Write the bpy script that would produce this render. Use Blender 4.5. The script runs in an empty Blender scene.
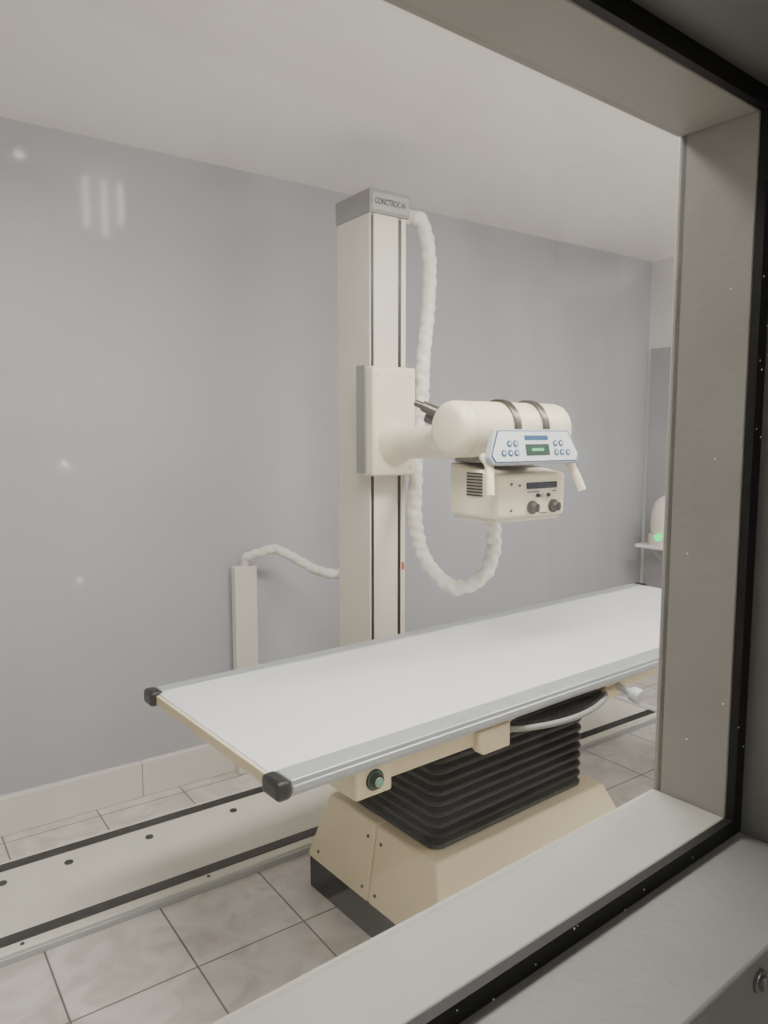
import bpy, bmesh, math, random
from mathutils import Vector, Matrix
random.seed(7)
S = bpy.context.scene
COL = S.collection
ORG = {}

# ---------------------------------------------------------------- materials
def lin(c):
    return tuple((x/12.92 if x <= .04045 else ((x+.055)/1.055)**2.4) for x in [v/255 for v in c])

def mat(name, rgb, rough=.5, metal=0, var=.04, scale=6, bump=0, bscale=60, spec=.5, emit=None, es=0, coat=0):
    m = bpy.data.materials.new(name); m.use_nodes = True
    nt = m.node_tree; b = nt.nodes['Principled BSDF']
    c = lin(rgb)
    tc = nt.nodes.new('ShaderNodeTexCoord')
    n = nt.nodes.new('ShaderNodeTexNoise'); n.inputs['Scale'].default_value = scale; n.inputs['Detail'].default_value = 5
    nt.links.new(tc.outputs['Object'], n.inputs['Vector'])
    r = nt.nodes.new('ShaderNodeValToRGB')
    r.color_ramp.elements[0].position = .3; r.color_ramp.elements[1].position = .7
    r.color_ramp.elements[0].color = (*[x*(1-var) for x in c], 1)
    r.color_ramp.elements[1].color = (*[min(1, x*(1+var)) for x in c], 1)
    nt.links.new(n.outputs['Fac'], r.inputs['Fac']); nt.links.new(r.outputs['Color'], b.inputs['Base Color'])
    b.inputs['Roughness'].default_value = rough; b.inputs['Metallic'].default_value = metal
    b.inputs['Specular IOR Level'].default_value = spec
    b.inputs['Coat Weight'].default_value = coat
    if emit:
        b.inputs['Emission Color'].default_value = (*lin(emit), 1); b.inputs['Emission Strength'].default_value = es
    if bump:
        n2 = nt.nodes.new('ShaderNodeTexNoise'); n2.inputs['Scale'].default_value = bscale; n2.inputs['Detail'].default_value = 4
        nt.links.new(tc.outputs['Object'], n2.inputs['Vector'])
        bp = nt.nodes.new('ShaderNodeBump'); bp.inputs['Strength'].default_value = bump; bp.inputs['Distance'].default_value = .003
        nt.links.new(n2.outputs['Fac'], bp.inputs['Height']); nt.links.new(bp.outputs['Normal'], b.inputs['Normal'])
    return m

M_wall = mat('wall_paint_blue_grey', (178,179,186), .75, var=.03, scale=1.3, bump=.1)
M_wallw = mat('wall_paint_white', (218,216,213), .7, var=.02, scale=2)
M_ceil = mat('ceiling_paint', (242,238,233), .8, var=.02, scale=1)
M_frame = mat('steel_frame_paint', (163,161,154), .5, var=.05, scale=9, bump=.15, bscale=90)
M_outer = mat('outer_frame_paint', (122,122,119), .5, var=.06, scale=9, bump=.15, bscale=90)
M_rubber = mat('black_rubber', (10,10,11), .6, var=.2, scale=40)
M_cream = mat('cream_enamel', (232,222,197), .38, var=.02, scale=5)
M_col = mat('column_enamel', (224,218,201), .42, var=.02, scale=4)
M_tan = mat('tan_enamel', (230,215,180), .42, var=.03, scale=5)
M_white = mat('white_laminate', (228,227,231), .3, var=.01, scale=3)
M_alu = mat('anodised_aluminium', (184,188,190), .4, metal=.4, var=.03, scale=12)
M_track = mat('track_enamel', (230,227,212), .45, var=.04, scale=5)
M_black = mat('black_plastic', (9,9,11), .4, var=.1, scale=20)
M_strip = mat('black_track_strip', (18,17,17), .6, var=.25, scale=30)
M_bell = mat('black_bellows_rubber', (6,7,9), .45, var=.12, scale=15, spec=.35)
M_kick = mat('black_kick_plate', (6,6,7), .55, var=.1, scale=15, spec=.2)
M_capg = mat('grey_cap_plastic', (138,138,135), .5, var=.04)
M_dark = mat('dark_print', (28,30,32), .6, var=.05)
M_hose = mat('white_fabric_sheath', (228,225,216), .75, var=.05, scale=25, bump=.6, bscale=45)
M_strap = mat('brushed_steel_band', (96,92,85), .35, metal=.8, var=.1, scale=30)
M_steel = mat('steel', (150,150,150), .3, metal=.9, var=.1, scale=30)
M_panel = mat('control_panel_face', (214,220,224), .4, var=.01)
M_blue = mat('blue_print', (26,80,124), .5, var=.05)
M_navy = mat('navy_display', (12,24,54), .25, var=.05)
M_green = mat('green_display', (8,56,40), .3, var=.05, emit=(30,190,120), es=.04)
M_led = mat('green_lamp', (20,220,120), .3, emit=(0,235,120), es=1.6)
M_knob = mat('grey_knob', (74,72,69), .4, var=.05)
M_grey = mat('light_grey_plastic', (180,184,188), .4, var=.03)
M_trunk = mat('pvc_trunking', (226,222,213), .5, var=.02)
M_orange = mat('orange_sticker', (200,90,40), .5)
M_door = mat('grey_door_paint', (158,159,163), .55, var=.04)
M_pink = mat('offwhite_device', (228,214,206), .45, var=.03)
M_diff = mat('lamp_diffuser', (240,240,240), .5, emit=(255,250,240), es=3)
M_tube = mat('lit_lamp_tube', (240,240,240), .5, emit=(250,252,255), es=5)
M_spot = mat('lit_spot', (240,240,240), .5, emit=(250,252,255), es=9)

def floor_mat():
    m = bpy.data.materials.new('marbled_floor_tile'); m.use_nodes = True
    nt = m.node_tree; b = nt.nodes['Principled BSDF']; L = nt.links.new; N = nt.nodes.new
    geo = N('ShaderNodeTexCoord')
    mp = N('ShaderNodeMapping'); mp.inputs['Location'].default_value = (-.68+3.3, -1.83+3.3, 0)
    L(geo.outputs['Object'], mp.inputs['Vector'])
    br = N('ShaderNodeTexBrick'); br.offset = 0; br.squash = 1
    br.inputs['Scale'].default_value = 1; br.inputs['Brick Width'].default_value = .33; br.inputs['Row Height'].default_value = .33
    br.inputs['Mortar Size'].default_value = .003; br.inputs['Mortar Smooth'].default_value = .1
    br.inputs['Color1'].default_value = (*lin((228,222,214)), 1); br.inputs['Color2'].default_value = (*lin((220,214,207)), 1)
    br.inputs['Mortar'].default_value = (*lin((112,106,100)), 1)
    L(mp.outputs['Vector'], br.inputs['Vector'])
    n = N('ShaderNodeTexNoise'); n.inputs['Scale'].default_value = 7; n.inputs['Detail'].default_value = 8; n.inputs['Distortion'].default_value = 1.5
    L(geo.outputs['Object'], n.inputs['Vector'])
    r = N('ShaderNodeValToRGB'); r.color_ramp.elements[0].position = .35; r.color_ramp.elements[0].color = (.72,.695,.68,1)
    r.color_ramp.elements[1].position = .6; r.color_ramp.elements[1].color = (1,1,1,1)
    L(n.outputs['Fac'], r.inputs['Fac'])
    mx = N('ShaderNodeMix'); mx.data_type = 'RGBA'; mx.blend_type = 'MULTIPLY'; mx.inputs[0].default_value = .8
    L(br.outputs['Color'], mx.inputs[6]); L(r.outputs['Color'], mx.inputs[7]); L(mx.outputs[2], b.inputs['Base Color'])
    b.inputs['Roughness'].default_value = .32
    return m
M_floor = floor_mat()

def glass_mat():
    m = bpy.data.materials.new('dusty_lead_glass_painted_haze'); m.use_nodes = True
    nt = m.node_tree; nt.nodes.remove(nt.nodes['Principled BSDF']); N = nt.nodes.new; L = nt.links.new
    out = nt.nodes['Material Output']
    tr = N('ShaderNodeBsdfTransparent'); tr.inputs['Color'].default_value = (.98,.98,.965,1)
    gl = N('ShaderNodeBsdfGlossy'); gl.inputs['Roughness'].default_value = .05
    df = N('ShaderNodeBsdfDiffuse'); df.inputs['Color'].default_value = (.9,.9,.88,1)
    tl = N('ShaderNodeBsdfTranslucent'); tl.inputs['Color'].default_value = (.9,.9,.88,1)
    m0 = N('ShaderNodeMixShader'); m0.inputs[0].default_value = .5; L(df.outputs[0], m0.inputs[1]); L(tl.outputs[0], m0.inputs[2])
    tc = N('ShaderNodeTexCoord')
    n = N('ShaderNodeTexNoise'); n.inputs['Scale'].default_value = 6; n.inputs['Detail'].default_value = 5; n.inputs['Distortion'].default_value = 1.5
    L(tc.outputs['Object'], n.inputs['Vector'])
    mr = N('ShaderNodeMapRange'); mr.inputs['From Min'].default_value = .4; mr.inputs['From Max'].default_value = .72
    mr.inputs['To Min'].default_value = .004; mr.inputs['To Max'].default_value = .05
    L(n.outputs['Fac'], mr.inputs['Value'])
    # reflection haze painted over the dust film, heavier towards one side and the top
    sx = N('ShaderNodeSeparateXYZ'); L(tc.outputs['Object'], sx.inputs[0])
    gx = N('ShaderNodeMapRange'); gx.inputs['From Min'].default_value = .05; gx.inputs['From Max'].default_value = .5
    gx.inputs['To Min'].default_value = .035; gx.inputs['To Max'].default_value = 0
    L(sx.outputs['X'], gx.inputs['Value'])
    gz = N('ShaderNodeMapRange'); gz.inputs['From Min'].default_value = 1.1; gz.inputs['From Max'].default_value = 1.5
    gz.inputs['To Min'].default_value = .15; gz.inputs['To Max'].default_value = 1
    L(sx.outputs['Z'], gz.inputs['Value'])
    mu = N('ShaderNodeMath'); mu.operation = 'MULTIPLY'; L(gx.outputs['Result'], mu.inputs[0]); L(gz.outputs['Result'], mu.inputs[1])
    ad0 = N('ShaderNodeMath'); ad0.operation = 'MULTIPLY'; L(mr.outputs['Result'], ad0.inputs[0]); L(gz.outputs['Result'], ad0.inputs[1])
    ad = N('ShaderNodeMath'); ad.operation = 'ADD'; L(ad0.outputs[0], ad.inputs[0]); L(mu.outputs[0], ad.inputs[1])
    m1 = N('ShaderNodeMixShader'); L(ad.outputs[0], m1.inputs[0]); L(tr.outputs[0], m1.inputs[1]); L(m0.outputs[0], m1.inputs[2])
    m2 = N('ShaderNodeMixShader'); m2.inputs[0].default_value = .07
    L(m1.outputs[0], m2.inputs[1]); L(gl.outputs[0], m2.inputs[2]); L(m2.outputs[0], out.inputs['Surface'])
    return m
M_glass = glass_mat()

# ---------------------------------------------------------------- mesh helpers
def NB(): return bmesh.new()
def box(bm, x0, x1, y0, y1, z0, z1):
    v = [bm.verts.new((x, y, z)) for x in (x0, x1) for y in (y0, y1) for z in (z0, z1)]
    for f in ((0,1,3,2),(4,6,7,5),(0,4,5,1),(2,3,7,6),(0,2,6,4),(1,5,7,3)):
        bm.faces.new([v[i] for i in f])
def hexa(bm, bot, top):
    b = [bm.verts.new(p) for p in bot]; t = [bm.verts.new(p) for p in top]
    bm.faces.new(b[::-1]); bm.faces.new(t)
    for i in range(4):
        j = (i+1) % 4; bm.faces.new([b[i], b[j], t[j], t[i]])
def frame_of(d):
    d = d.normalized(); a = Vector((0,0,1)) if abs(d.z) < .9 else Vector((1,0,0))
    x = d.cross(a).normalized(); return x, d.cross(x).normalized()
def lathe(bm, p0, p1, prof, seg=40):
    p0 = Vector(p0); d = (Vector(p1)-p0).normalized(); x, y = frame_of(d)
    rings = []
    for t, r in prof:
        c = p0+d*t
        if r < 1e-6: rings.append([bm.verts.new(c)])
        else: rings.append([bm.verts.new(c+x*math.cos(2*math.pi*i/seg)*r+y*math.sin(2*math.pi*i/seg)*r) for i in range(seg)])
    for a, b in zip(rings, rings[1:]):
        for i in range(seg):
            j = (i+1) % seg
            if len(a) == 1: bm.faces.new([a[0], b[j], b[i]])
            elif len(b) == 1: bm.faces.new([a[i], a[j], b[0]])
            else: bm.faces.new([a[i], a[j], b[j], b[i]])
def cyl(bm, p0, p1, r, r2=None, seg=32, e=.0):
    L = (Vector(p1)-Vector(p0)).length; r2 = r if r2 is None else r2
    lathe(bm, p0, p1, [(0,0),(0,r-e),(e,r),(L-e,r2),(L,r2-e),(L,0)] if e else [(0,0),(0,r),(L,r2),(L,0)], seg)
def prism(bm, poly, z0, z1, f=lambda x, y, z: (x, y, z)):
    a = [bm.verts.new(f(x, y, z0)) for x, y in poly]; b = [bm.verts.new(f(x, y, z1)) for x, y in poly]
    bm.faces.new(a[::-1]); bm.faces.new(b)
    for i in range(len(poly)):
        j = (i+1) % len(poly); bm.faces.new([a[i], a[j], b[j], b[i]])
def crom(pts, n=14):
    P = [Vector(p) for p in pts]; P = [2*P[0]-P[1]]+P+[2*P[-1]-P[-2]]; out = []
    for i in range(1, len(P)-2):
        for k in range(n):
            t = k/n; a, b, c, d = P[i-1:i+3]
            out.append(.5*((2*b)+(c-a)*t+(2*a-5*b+4*c-d)*t*t+(3*b-a-3*c+d)*t**3))
    out.append(P[-2]); return out
def tube(bm, pts, r, seg=18, wr=0, n=14, ex=False):
    C = crom(pts, n) if not ex else [Vector(p) for p in pts]
    d = (C[1]-C[0]).normalized(); x, y = frame_of(d); rings = []; s = 0
    for i, c in enumerate(C):
        dd = (C[min(i+1, len(C)-1)]-C[max(i-1, 0)]).normalized()
        x = (x-dd*x.dot(dd)).normalized(); y = dd.cross(x)
        if i: s += (c-C[i-1]).length
        ring = []
        for k in range(seg):
            a = 2*math.pi*k/seg
            w = 1+wr*(math.sin(s*150+2.2*math.sin(a+s*9))*.6+math.sin(s*83+3*a)*.35+random.uniform(-.25, .25))
            ring.append(bm.verts.new(c+(x*math.cos(a)+y*math.sin(a))*r*w))
        rings.append(ring)
    for a, b in zip(rings, rings[1:]):
        for k in range(seg):
            j = (k+1) % seg; bm.faces.new([a[k], a[j], b[j], b[k]])
    bm.faces.new(rings[0][::-1]); bm.faces.new(rings[-1])

def add(name, bm, m, parent=None, bevel=0, smooth=False, label=None, cat=None, kind=None, xf=None, group=None, seg=2):
    bmesh.ops.recalc_face_normals(bm, faces=bm.faces)
    if xf is not None: bmesh.ops.transform(bm, matrix=xf, verts=bm.verts)
    me = bpy.data.meshes.new(name)
    vs = [v.co for v in bm.verts]
    c = Vector([(min(v[i] for v in vs)+max(v[i] for v in vs))/2 for i in range(3)])
    if parent is None and kind is None: c.z = min(v.z for v in vs)
    if kind == 'structure': c = Vector((0, 0, 0))
    c = c.copy()
    bmesh.ops.translate(bm, verts=bm.verts, vec=-c)
    bm.to_mesh(me); bm.free()
    o = bpy.data.objects.new(name, me); COL.objects.link(o); me.materials.append(m)
    if parent: o.parent = parent; o.location = c-ORG[parent]
    else: o.location = c
    ORG[o] = c
    if bevel:
        b = o.modifiers.new('bevel', 'BEVEL'); b.width = bevel; b.segments = seg; b.limit_method = 'ANGLE'; b.angle_limit = math.radians(35)
    if smooth or bevel:
        for p in me.polygons: p.use_smooth = True
        try: me.set_sharp_from_angle(angle=math.radians(40))
        except Exception: pass
    if label: o['label'] = label
    if cat: o['category'] = cat
    if kind: o['kind'] = kind
    if group: o['group'] = group
    return o
def bx(name, x0, x1, y0, y1, z0, z1, m, parent=None, bevel=0, **k):
    b = NB(); box(b, x0, x1, y0, y1, z0, z1); return add(name, b, m, parent, bevel, **k)
def cy(name, p0, p1, r, m, parent=None, r2=None, e=0, seg=32, **k):
    b = NB(); cyl(b, p0, p1, r, r2, seg, e); return add(name, b, m, parent, 0, smooth=True, **k)
def empty(name, loc, label, cat, local=False, rz=0):
    o = bpy.data.objects.new(name, None); COL.objects.link(o); o.location = loc; o.rotation_euler = (0, 0, rz)
    o.empty_display_size = .1; o['label'] = label; o['category'] = cat
    ORG[o] = Vector((0, 0, 0)) if local else Vector(loc); return o
def text(name, s, size, mtx, m, parent, ext=.0006):
    cu = bpy.data.curves.new(name, 'FONT'); cu.body = s; cu.size = size; cu.extrude = ext; cu.align_x = 'CENTER'; cu.align_y = 'CENTER'; cu.offset = .0003; cu.space_character = 1.06
    t = bpy.data.objects.new(name, cu); COL.objects.link(t)
    dg = bpy.context.evaluated_depsgraph_get(); me = bpy.data.meshes.new_from_object(t.evaluated_get(dg))
    bpy.data.objects.remove(t); me.transform(mtx)
    b = NB(); b.from_mesh(me); return add(name, b, m, parent)

# ---------------------------------------------------------------- room shell
XL, XR, YB, H = -1.2, 4.12, 2.90, 2.52
YN, YW0, YW1 = -2.2, .335, .575
st = dict(kind='structure')
bx('floor', XL-.1, XR+.1, YN-.1, YB+.1, -.1, 0, M_floor, **st)
bx('ceiling', XL-.1, XR+.1, YN-.1, YB+.1, H, H+.1, M_ceil, **st)
bx('wall_back', XL, XR, YB, YB+.1, 0, H, M_wall, **st)
bx('wall_left', XL-.1, XL, YN, YB, 0, H, M_wallw, **st)
bx('wall_right', XR, XR+.1, YN, YB, 0, H, M_wallw, **st)
bx('wall_control_room', XL, XR, YN-.1, YN, 0, H, M_wallw, **st)
WX0, WX1, WZ0, WZ1 = -.6, .852, .977, 1.811
YG = .553
RW = Matrix.Translation((.85, .465, 0)) @ Matrix.Rotation(math.radians(3), 4, 'Z') @ Matrix.Translation((-.85, -.465, 0))
sw = dict(kind='structure', xf=RW)
g = .02
b = NB()
def ring(b, x0, x1, z0, z1, X0, X1, Z0, Z1, y0, y1):
    box(b, X0, x0, y0, y1, Z0, Z1); box(b, x1, X1, y0, y1, Z0, Z1)
    box(b, x0, x1, y0, y1, Z0, z0); box(b, x0, x1, y0, y1, z1, Z1)
ring(b, WX0-.12, WX1+.12, WZ0-.12, WZ1+.12, XL-.05, XR+.05, 0, H, YW0+.06, YG+.008)
add('wall_front', b, M_wallw, **sw)
b = NB(); ring(b, WX0, WX1, WZ0, WZ1, WX0-.12, WX1+.12, WZ0-.12, WZ1+.12, .465, YG+.012)
win = add('trim_1', b, M_frame, bevel=.003, **sw)
b = NB(); ring(b, WX0-g, WX1+g, WZ0-g, WZ1+g, WX0-.20, WX1+.20, WZ0-.20, WZ1+.20, YW0, .465)
trim2 = add('trim_2', b, M_outer, bevel=.004, **sw)
b = NB(); ring(b, WX0, WX1, WZ0, WZ1, WX0-g, WX1+g, WZ0-g, WZ1+g, .455, .465)
add('trim_3', b, M_rubber, **sw)
bx('window_1', WX0, WX1, YG, YG+.006, WZ0, WZ1, M_glass, **sw)
for x in (.662, .30, -.1):
    b = NB(); cyl(b, (x, YW0+.001, .934), (x, YW0-.004, .934), .011, seg=24); cyl(b, (x, YW0-.003, .934), (x, YW0-.009, .934), .007, seg=6)
    add('bolt', b, M_steel, trim2, bevel=.0008, xf=RW)
b = NB()
for i in range(12):
    x = random.uniform(.3, .86); s = random.uniform(.0006, .0014); z = WZ0-g*random.random()
    cyl(b, (x, .4558, z), (x, .4544, z), s, seg=8)
for i in range(9):
    z = random.uniform(.97, 1.8); s = random.uniform(.0006, .0014); x = WX1+g*random.random()
    cyl(b, (x, .4555, z), (x, .4544, z), s, seg=8)
for y, z in ((.50,1.42),(.52,1.06),(.49,1.62),(.475,1.12),(.53,1.30)):
    cyl(b, (WX1+.0005, y, z), (WX1-.0006, y, z), .0012, seg=8)
add('paint_fleck', b, M_white, win, xf=RW)['kind'] = 'stuff'
b = NB()
for x0, x1 in ((XL, .86), (.862, 2.5), (2.502, XR)):
    box(b, x0, x1, YB-.03, YB, 0, .145)
add('baseboard_back', b, M_trunk, bevel=.004, **st)
bx('baseboard_right', XR-.02, XR, .75, 1.74, 0, .145, M_trunk, bevel=.003, **st)
bx('door_1', XR-.03, XR, 1.75, 2.86, 0, 1.98, M_door, bevel=.003, **st)

# ---------------------------------------------------------------- floor track
tr = empty('floor_track', (1.3, 2.40, 0), 'long cream floor rail plate with two black strips bolted to tiles', 'floor track')
bx('track_plate', -1.1, 3.28, 2.15, 2.65, 0, .026, M_track, tr, .004)
for y in (2.185, 2.585): bx('track_strip', -1.1, 3.27, y, y+.042, .024, .030, M_strip, tr, .001)
bx('track_edge', -1.1, 3.28, 2.137, 2.149, 0, .02, M_alu, tr, .002)
bx('track_end', 3.27, 3.31, 2.14, 2.66, 0, .04, M_white, tr, .004)
for x in (-.3, .02, .30, .50, .77, 1.09, 1.38, 2.1, 2.4, 2.7, 3.0):
    cy('track_bolt', (x, 2.515, .025), (x, 2.515, .029), .014, M_dark, tr, seg=20)
for x in (.3, .85, 1.4):
    cy('track_bolt', (x, 2.17, .025), (x, 2.17, .028), .006, M_dark, tr, seg=12)

# ---------------------------------------------------------------- wall trunking
tk = bx('cable_trunking', 1.256, 1.356, 2.825, 2.868, 0, .90, M_trunk, None, .004, label='white upright plastic cable trunking box against grey wall', cat='cable trunking')

# ---------------------------------------------------------------- tube stand
ts = empty('x_ray_tube_stand', (1.62, 2.36, .03), 'tall cream floor-mounted column carrying an x-ray tube head', 'x-ray machine')
CX0, CX1, CY0, CY1 = 1.542, 1.706, 2.25, 2.47
b = NB(); box(b, 1.52, 1.73, 2.24, 2.47, .030, .13); add('column_foot', b, M_cream, ts, .012)
b = NB(); box(b, CX0, CX1, CY0+.006, CY1, .1, 2.24)
box(b, CX0+.018, CX0+.128, CY0, CY0+.01, .1, 2.24); box(b, CX0+.142, CX1, CY0, CY0+.01, .1, 2.24); box(b, CX0, CX0+.006, CY0, CY0+.01, .1, 2.24)
col = add('column', b, M_col, ts, .003)
for x0, x1 in ((CX0+.006, CX0+.018), (CX0+.128, CX0+.142)):
    bx('guide_slot', x0, x1, CY0+.002, CY0+.008, .12, 2.23, M_black, col)
bx('sticker', CX0+.146, CX0+.158, CY0-.001, CY0+.002, .93, .96, M_orange, col)
cap = bx('column_cap', CX0-.006, CX1+.008, CY0-.010, CY1+.002, 2.235, 2.318, M_capg, ts, .004)
bx('cap_plate', CX0+.004, CX1+.002, CY0-.013, CY0-.009, 2.245, 2.305, mat('cap_plate_grey', (162,162,159), .5), cap, .001)
text('lettering', 'CONCTROC-N', .0190, Matrix.Translation((1.624, CY0-.0135, 2.275)) @ Matrix.Rotation(math.pi/2, 4, 'X') @ Matrix.Diagonal((1,1.6,1,1)), M_dark, cap)
b = NB(); box(b, 1.497, 1.690, 2.165, 2.249, 1.30, 1.69)
car = add('carriage', b, M_cream, ts, .012, seg=4)
bx('carriage_side', 1.489, 1.497, 2.205, 2.262, 1.31, 1.695, M_capg, car, .002)
b = NB(); lathe(b, (1.60, 2.19, 1.418), (1.60, 1.78, 1.428), [(0,0),(0,.085),(.035,.078),(.055,.062),(.10,.057),(.30,.056),(.36,.062),(.38,.064),(.40,0)], 40)
arm = add('support_arm', b, M_cream, ts, smooth=True)
for dx, dz in ((.025,.03),(.168,.03),(.025,.36),(.168,.36)):
    cy('screw', (1.497+dx, 2.166, 1.30+dz), (1.497+dx, 2.161, 1.30+dz), .006, M_cream, car, seg=12)
TY, TZ, TR = 1.71, 1.465, .086
b = NB(); lathe(b, (1.448, TY, TZ), (1.93, TY, TZ), [(0,0),(0,.060),(.004,.074),(.016,.083),(.03,TR),(.060,TR),(.062,TR-.0015),(.064,TR),(.452,TR),(.467,.083),(.479,.070),(.482,0)], 56)
th = add('tube_housing', b, M_cream, ts, smooth=True)
for x in (1.650, 1.775):
    b = NB(); lathe(b, (x, TY, TZ), (x+.03, TY, TZ), [(0,TR-.004),(0,TR+.006),(.003,TR+.009),(.023,TR+.009),(.026,TR+.006),(.026,TR-.004)], 56)
    add('clamp_band', b, M_strap, th, smooth=True)
b = NB(); cyl(b, (1.53, 1.79, 1.50), (1.475, 1.86, 1.54), .020, .017, 20, .003); cyl(b, (1.56, 1.80, 1.47), (1.50, 1.875, 1.505), .018, .016, 20, .003)
cyl(b, (1.475, 1.86, 1.54), (1.462, 1.878, 1.55), .011, seg=16)
add('cable_connector', b, M_strap, th, smooth=True)
b = NB(); box(b, 1.56, 1.86, 1.66, 1.80, 1.362, 1.40); cyl(b, (1.70, 1.70, 1.35), (1.70, 1.70, 1.395), .075)
add('mounting_plate', b, M_capg, ts, .004)
b = NB(); hexa(b, [(1.54,1.585,1.196),(1.84,1.585,1.196),(1.84,1.80,1.196),(1.54,1.80,1.196)], [(1.54,1.585,1.328),(1.84,1.585,1.328),(1.84,1.80,1.362),(1.54,1.80,1.362)])
co = add('collimator', b, M_cream, ts, .010, seg=3)
b = NB(); box(b, 1.552, 1.83, 1.600, 1.79, 1.183, 1.197); add('collimator_base', b, M_col, co, .003)
b = NB()
for i in range(8): box(b, 1.5365, 1.5405, 1.645, 1.715, 1.262+i*.0095, 1.2665+i*.0095)
add('vent_grille', b, M_dark, co)
FY = 1.5845
bx('display', 1.665, 1.80, FY-.003, FY+.002, 1.283, 1.303, M_navy, co, .001)
for x, z, r in ((1.69,1.226,.017),(1.785,1.226,.017)):
    b = NB(); cyl(b, (x, FY+.001, z), (x, FY-.006, z), r+.004, seg=28); cyl(b, (x, FY-.005, z), (x, FY-.024, z), r, r*.82, 28, .002); box(b, x-.003, x+.003, FY-.030, FY-.02, z-r*.75, z+r*.75)
    add('knob', b, M_knob, co, smooth=True)
for x in (1.715, 1.738, 1.761): cy('push_button', (x, FY+.001, 1.262), (x, FY-.006, 1.262), .0065, M_black if x != 1.738 else M_grey, co, seg=16)
for x, z in ((1.60,1.30),(1.60,1.22),(1.635,1.295)): cy('screw', (x, FY+.001, z), (x, FY-.003, z), .004, M_knob, co, seg=12)
for x0, x1, z in ((1.67,1.725,1.272),(1.78,1.80,1.272),(1.725,1.755,1.205)):
    bx('printed_marking', x0, x1, FY-.001, FY+.001, z, z+.003, M_blue, co)
b = NB()
poly = [(-.192,-.030),(-.180,-.052),(.180,-.052),(.192,-.030),(.155,.052),(-.155,.052)]
prism(b, poly, -.012, .012)
cp = add('control_panel', b, M_grey, ts, .003)
cp.location = Vector((1.656, 1.555, 1.412))-ORG[ts]; cp.rotation_euler = (math.radians(78), 0, 0); ORG[cp] = Vector((0,0,0))
b = NB(); prism(b, [(x*.965, y*.90) for x, y in poly], .011, .0135); add('panel_border', b, M_blue, cp)
b = NB(); prism(b, [(x*.945, y*.85) for x, y in poly], .011, .0145); add('panel_face', b, M_panel, cp)
bx('panel_title', -.045, .055, .018, .032, .014, .0155, M_blue, cp)
bx('display', -.045, .055, -.028, .006, .014, .0165, M_green, cp, .001)
bx('display_digits', -.020, .030, -.015, -.007, .0165, .0170, mat('lit_digits', (90,200,140), .4, emit=(120,240,180), es=.15), cp)
for sx in (-1, 1):
    for i, (x, y) in enumerate(((.085,.008),(.11,.008),(.085,-.020),(.11,-.020),(.137,-.020))):
        cy('push_button', (sx*x, y, .014), (sx*x, y, .0165), .0095, M_blue, cp, seg=18)
        cy('button_cap', (sx*x, y, .016), (sx*x, y, .0175), .0050, M_panel, cp, seg=18)
b = NB(); box(b, 1.58, 1.74, 1.56, 1.66, 1.385, 1.43); add('panel_bracket', b, M_capg, ts, .004)
for x, dx in ((1.488, -.02), (1.832, .02)):
    b = NB(); tube(b, [(x+dx*-.5, 1.60, 1.385), (x, 1.565, 1.36), (x+dx*.7, 1.545, 1.32), (x+dx*1.3, 1.53, 1.275)], .013, 16)
    add('grip_handle', b, M_cream, ts, smooth=True)
b = NB()
tube(b, [(1.70,2.34,2.20),(1.735,2.29,2.255),(1.78,2.25,2.235),(1.815,2.25,2.106),(1.81,2.25,1.92),(1.765,2.22,1.725),(1.742,2.2,1.57),(1.735,2.22,1.42),(1.715,2.2,1.28),
 (1.676,2.15,1.134),(1.684,2.1,.99),(1.713,1.98,.907),(1.77,1.89,.95),(1.80,1.865,1.05),(1.79,1.865,1.18),(1.77,1.86,1.38),(1.76,1.80,1.44)], .026, 20, .16, 24)
add('cable_hose', b, M_hose, ts, smooth=True)
b = NB()
tube(b, [(1.312,2.845,.905),(1.312,2.83,.935),(1.345,2.79,.955),(1.405,2.75,.972),(1.465,2.68,.935),(1.505,2.60,.90),(1.535,2.52,.89),(1.575,2.500,.89)], .020, 18, .14, 22)
add('cable_hose', b, M_hose, None, smooth=True, label='white fabric-sheathed cable hose running from wall trunking to column', cat='cable hose')

# ---------------------------------------------------------------- table (local frame)
tb = empty('x_ray_table', (.66, 1.275, 0), 'long white floating-top x-ray table on cream pedestal with black bellows', 'x-ray table', True, math.radians(3))
TL, TW = 2.35, .72
bx('table_top', .008, TL-.008, .055, TW-.045, .722, .748, M_white, tb, .003)
for x0 in (0, TL-.010): bx('end_edging', x0, x0+.010, .05, TW-.04, .718, .745, M_tan, tb, .002)
for y0, y1, s in ((0, .062, -1), (TW-.05, TW, 1)):
    b = NB(); box(b, .02, TL-.02, y0, y1, .717, .752)
    yy = y0 if s < 0 else y1
    box(b, .02, TL-.02, min(yy, yy+s*.006), max(yy, yy+s*.006), .726, .742)
    r = add('side_rail', b, M_alu, tb, .004)
    for x0, x1 in ((-.016, .020), (TL-.020, TL+.016)):
        bx('end_cap', x0, x1, y0-.006, y1+.002, .714, .755, M_black, r, .010, seg=3)
b = NB()
box(b, .30, .74, .035, .085, .658, .717); box(b, .22, 1.62, .60, .65, .655, .717)
box(b, .60, .72, .085, .60, .64, .70); box(b, 1.14, 1.22, .035, .60, .65, .700)
box(b, .22, .28, .14, .60, .655, .717); box(b, 1.55, 1.62, .06, .60, .665, .717)
box(b, 1.14, 1.62, .035, .085, .672, .717)
add('subframe', b, M_tan, tb, .006)
b = NB(); prism(b, [(.60,.635),(.70,.635),(.70,.70),(.58,.70),(.58,.655)], .02, .05, lambda x, y, z: (x, z, y)); add('support_bracket', b, M_tan, tb, .005)
bxx = bx('control_box', .190, .293, .012, .125, .644, .717, M_tan, tb, .006)
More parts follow.
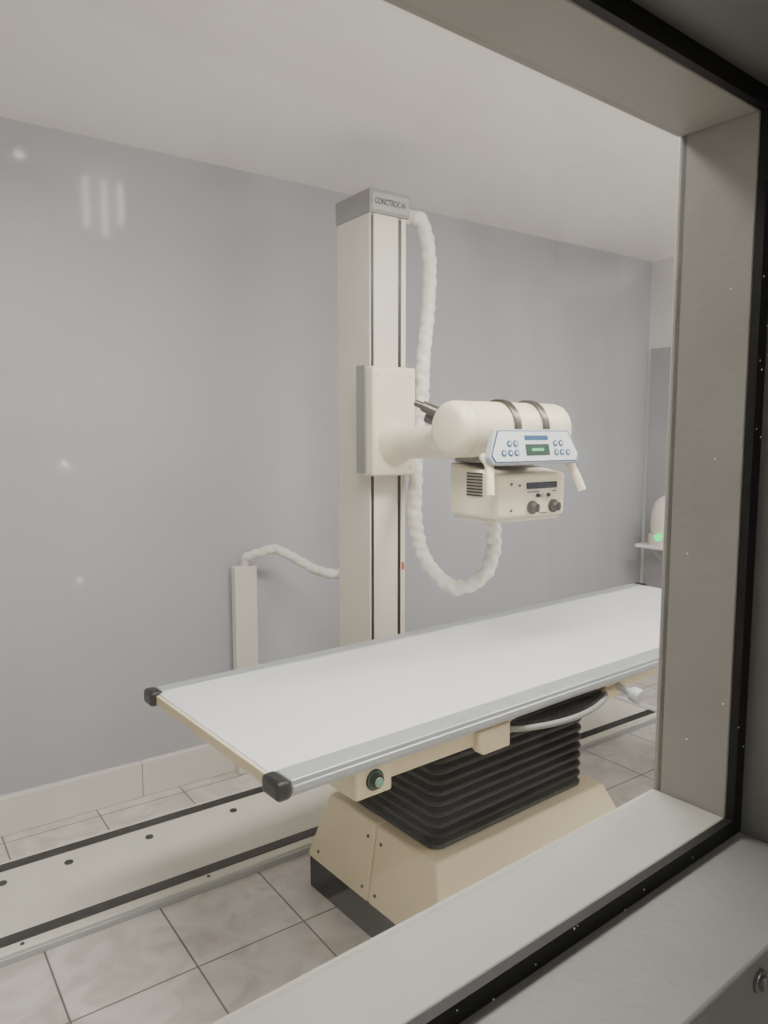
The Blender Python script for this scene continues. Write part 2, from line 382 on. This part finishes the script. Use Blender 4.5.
b = NB(); lathe(b, (.242, .013, .683), (.242, -.01, .683), [(0,0),(0,.024),(.004,.024),(.004,.018),(.016,.016),(.018,0)], 28); bt = add('push_button', b, M_black, bxx, smooth=True)
cy('button_ring', (.242, .013, .683), (.242, .007, .683), .021, mat('green_ring', (60,120,90), .4), bxx, seg=28)
cy('button_cap', (.242, -.004, .683), (.242, -.008, .683), .011, mat('green_cap', (120,160,140), .4), bxx, seg=20)
b = NB(); box(b, .72, 1.10, .03, .50, .672, .696); tray = add('cassette_tray', b, M_black, tb, .004)
hp = []
for i in range(25):
    t = i/24; x = .70+.43*t; y = .03-.06*math.sin(math.pi*t)**.7; hp.append((x, y, .677))
b = NB(); tube(b, hp, .008, 12, ex=True); add('tray_handle', b, M_capg, tray, smooth=True)
b = NB(); prism(b, [(.715,.035)]+[(x, y+.006) for x, y, z in hp[2:-2]]+[(1.115,.035)], .680, .692); add('tray_front', b, M_black, tray)
b = NB(); cyl(b, (1.20, .04, .685), (1.20, -.02, .675), .011); lathe(b, (1.20, -.01, .676), (1.20, -.06, .668), [(0,0),(0,.012),(.006,.022),(.03,.024),(.036,.020),(.038,0)], 24)
add('brake_knob', b, M_grey, tb, smooth=True)
def rrect(x0, x1, y0, y1, r, n=6):
    P = []
    for cx, cy_, a0 in ((x1-r, y1-r, 0), (x0+r, y1-r, 90), (x0+r, y0+r, 180), (x1-r, y0+r, 270)):
        for i in range(n+1):
            a = math.radians(a0+90*i/n); P.append((cx+r*math.cos(a), cy_+r*math.sin(a)))
    return P
b = NB(); rings = []; NP = 11; z0, z1 = .325, .655
prof = []
for i in range(NP):
    h = (z1-z0)/NP; zb = z0+i*h
    prof += [(zb+.001, .016), (zb+h*.30, .002), (zb+h*.50, 0), (zb+h*.70, .002), (zb+h*.97, .016)]
for z, ins in prof:
    rings.append([b.verts.new((x, y, z)) for x, y in rrect(.55+ins, 1.20-ins, .145+ins, .575-ins, .035)])
for A, B in zip(rings, rings[1:]):
    n = len(A)
    for i in range(n): b.faces.new([A[i], A[(i+1) % n], B[(i+1) % n], B[i]])
b.faces.new(rings[0][::-1]); b.faces.new(rings[-1])
add('bellows', b, M_bell, tb, smooth=True)
b = NB()
yb0, ym, yb1 = .04, .362, .68
yt0, yt1 = .11, .60
xt0, xt1, xb0, xb1 = .520, 1.25, .485, 1.36
zt, zm = .33, .105
for (a0, a1, c0, c1) in ((yb0, ym-.0015, yt0, ym-.0015), (ym+.0015, yb1, ym+.0015, yt1)):
    hexa(b, [(xb0,a0,zm),(xb1,a0,zm),(xb1,a1,zm),(xb0,a1,zm)], [(xt0,c0,zt),(xt1,c0,zt),(xt1,c1,zt),(xt0,c1,zt)])
base = add('pedestal_base', b, M_tan, tb, .006)
bx('kick_plate', xb0+.006, xb1-.006, yb0+.006, yb1-.006, 0, zm+.002, M_kick, base, .003)
for f, dy in ((.15,.03),(.8,.03),(.15,-.03),(.8,-.03),(.15,.26),(.15,-.26)):
    z = zm+(zt-zm)*f; x = xb0+(xt0-xb0)*f
    cy('screw', (x+.001, ym+dy, z), (x-.0025, ym+dy, z+.0005), .0055, M_strap, base, seg=12)

# ---------------------------------------------------------------- wall shelf + device
sd = empty('wall_shelf', (4.0, 2.55, .765), 'small white shelf bracketed to the grey door wall', 'wall shelf')
bx('shelf_board', 3.85, 4.088, 2.33, 2.76, .765, .785, M_white, sd, .004)
for y in (2.42, 2.66):
    b = NB(); prism(b, [(4.088,.60),(4.088,.766),(3.90,.766),(3.90,.75)], y, y+.015, lambda x, z, y_: (x, y_, z)); add('shelf_bracket', b, M_grey, sd, .002)
dv = empty('monitor_device', (3.95, 2.62, .785), 'off-white rounded device with green lamp on wall shelf', 'medical device')
b = NB(); prism(b, rrect(3.86, 4.04, 2.53, 2.70, .06), .785, .85); lathe(b, (3.95, 2.62, .845), (3.95, 2.62, 1.1), [(0,0),(0,.08),(.06,.085),(.14,.08),(.20,.06),(.23,.03),(.24,0)], 32)
add('device_body', b, M_pink, dv, smooth=True)
cy('green_lamp', (3.89, 2.61, .84), (3.852, 2.60, .84), .024, M_led, dv, seg=20)

# ---------------------------------------------------------------- lamps
def lamp(name, x, y, w, d, power, label, col=(1, .98, .95), diff=M_diff):
    o = empty(name, (x, y, H), label, 'ceiling lamp')
    b = NB(); box(b, x-w/2-.02, x+w/2+.02, y-d/2-.02, y+d/2+.02, H-.045, H); add('lamp_housing', b, M_wallw, o, .004)
    b = NB(); box(b, x-w/2, x+w/2, y-d/2, y+d/2, H-.052, H-.044); add('diffuser', b, diff, o, .002)
    l = bpy.data.lights.new(name+'_light', 'AREA'); l.shape = 'RECTANGLE'; l.size = w; l.size_y = d; l.energy = power; l.color = col
    lo = bpy.data.objects.new('lamp_light', l); COL.objects.link(lo); lo.parent = o; lo.location = (0, 0, -.06)
lamp('ceiling_lamp', .9, 1.15, 1.1, .3, 44, 'flat white fluorescent ceiling lamp in the x-ray room')
lamp('ceiling_lamp', 2.75, 1.0, 1.1, .3, 39, 'flat white fluorescent ceiling lamp in the x-ray room')
lamp('ceiling_lamp', .3, -1.7, .6, .6, 17, 'square ceiling lamp in the dim control room')
wl = empty('reflection_wall_lamp', (1.19, YN, 2.40), 'added wall lamp in control room, three lit tubes mirrored as streaks in the glass', 'wall lamp')  # unseen lamp added so its tubes mirror as streaks in the pane
bx('lamp_housing', 1.09, 1.31, YN, YN+.03, 2.24, 2.51, M_grey, wl, .003)
for x, z in ((1.12, 2.30), (1.195,2.27), (1.265,2.33)): cy('lamp_tube', (x, YN+.05, z), (x, YN+.05, 2.50), .006, M_tube, wl, seg=12)
cc = empty('reflection_cabinet', (.95, -2.05, 0), 'grey cabinet added in control room to carry small lit dots mirrored in the glass', 'cabinet')  # unseen cabinet added to hold the lit dots that the pane mirrors
bx('cabinet_body', .70, 1.20, -2.19, -2.02, 0, 1.50, M_grey, cc, .008)
bx('cabinet_door', .72, 1.18, -2.022, -2.012, .06, 1.46, M_grey, cc, .004)
for x, z, r in ((.94,1.335,.008),(.955,1.32,.005),(.98,.86,.008)):
    cy('reflection_dot', (x, -2.014, z), (x, -2.004, z), r, M_spot, cc, seg=16)
sp = empty('reflection_spot_lamp', (.82, -1.98, H), 'small round spot lamp added on control room ceiling, mirrored in the glass', 'ceiling lamp')  # unseen spot added for a single bright dot reflected in the pane
cy('spot_ring', (.82, -1.98, H), (.82, -1.98, H-.05), .04, M_grey, sp); cy('spot_bulb', (.82, -1.98, H-.045), (.82, -1.98, H-.06), .014, M_spot, sp)

w = bpy.data.worlds.new('world'); S.world = w; w.use_nodes = True
w.node_tree.nodes['Background'].inputs[0].default_value = (.5, .5, .5, 1); w.node_tree.nodes['Background'].inputs[1].default_value = .05

# ---------------------------------------------------------------- camera
cd = bpy.data.cameras.new('camera'); cam = bpy.data.objects.new('camera', cd); COL.objects.link(cam)
cam.location = (0, 0, 1.45); cam.rotation_euler = (math.radians(84), 0, math.radians(-35.5))
cd.sensor_fit = 'VERTICAL'; cd.sensor_height = 36; cd.sensor_width = 27; cd.lens = 26.02; cd.clip_start = .01
S.camera = cam
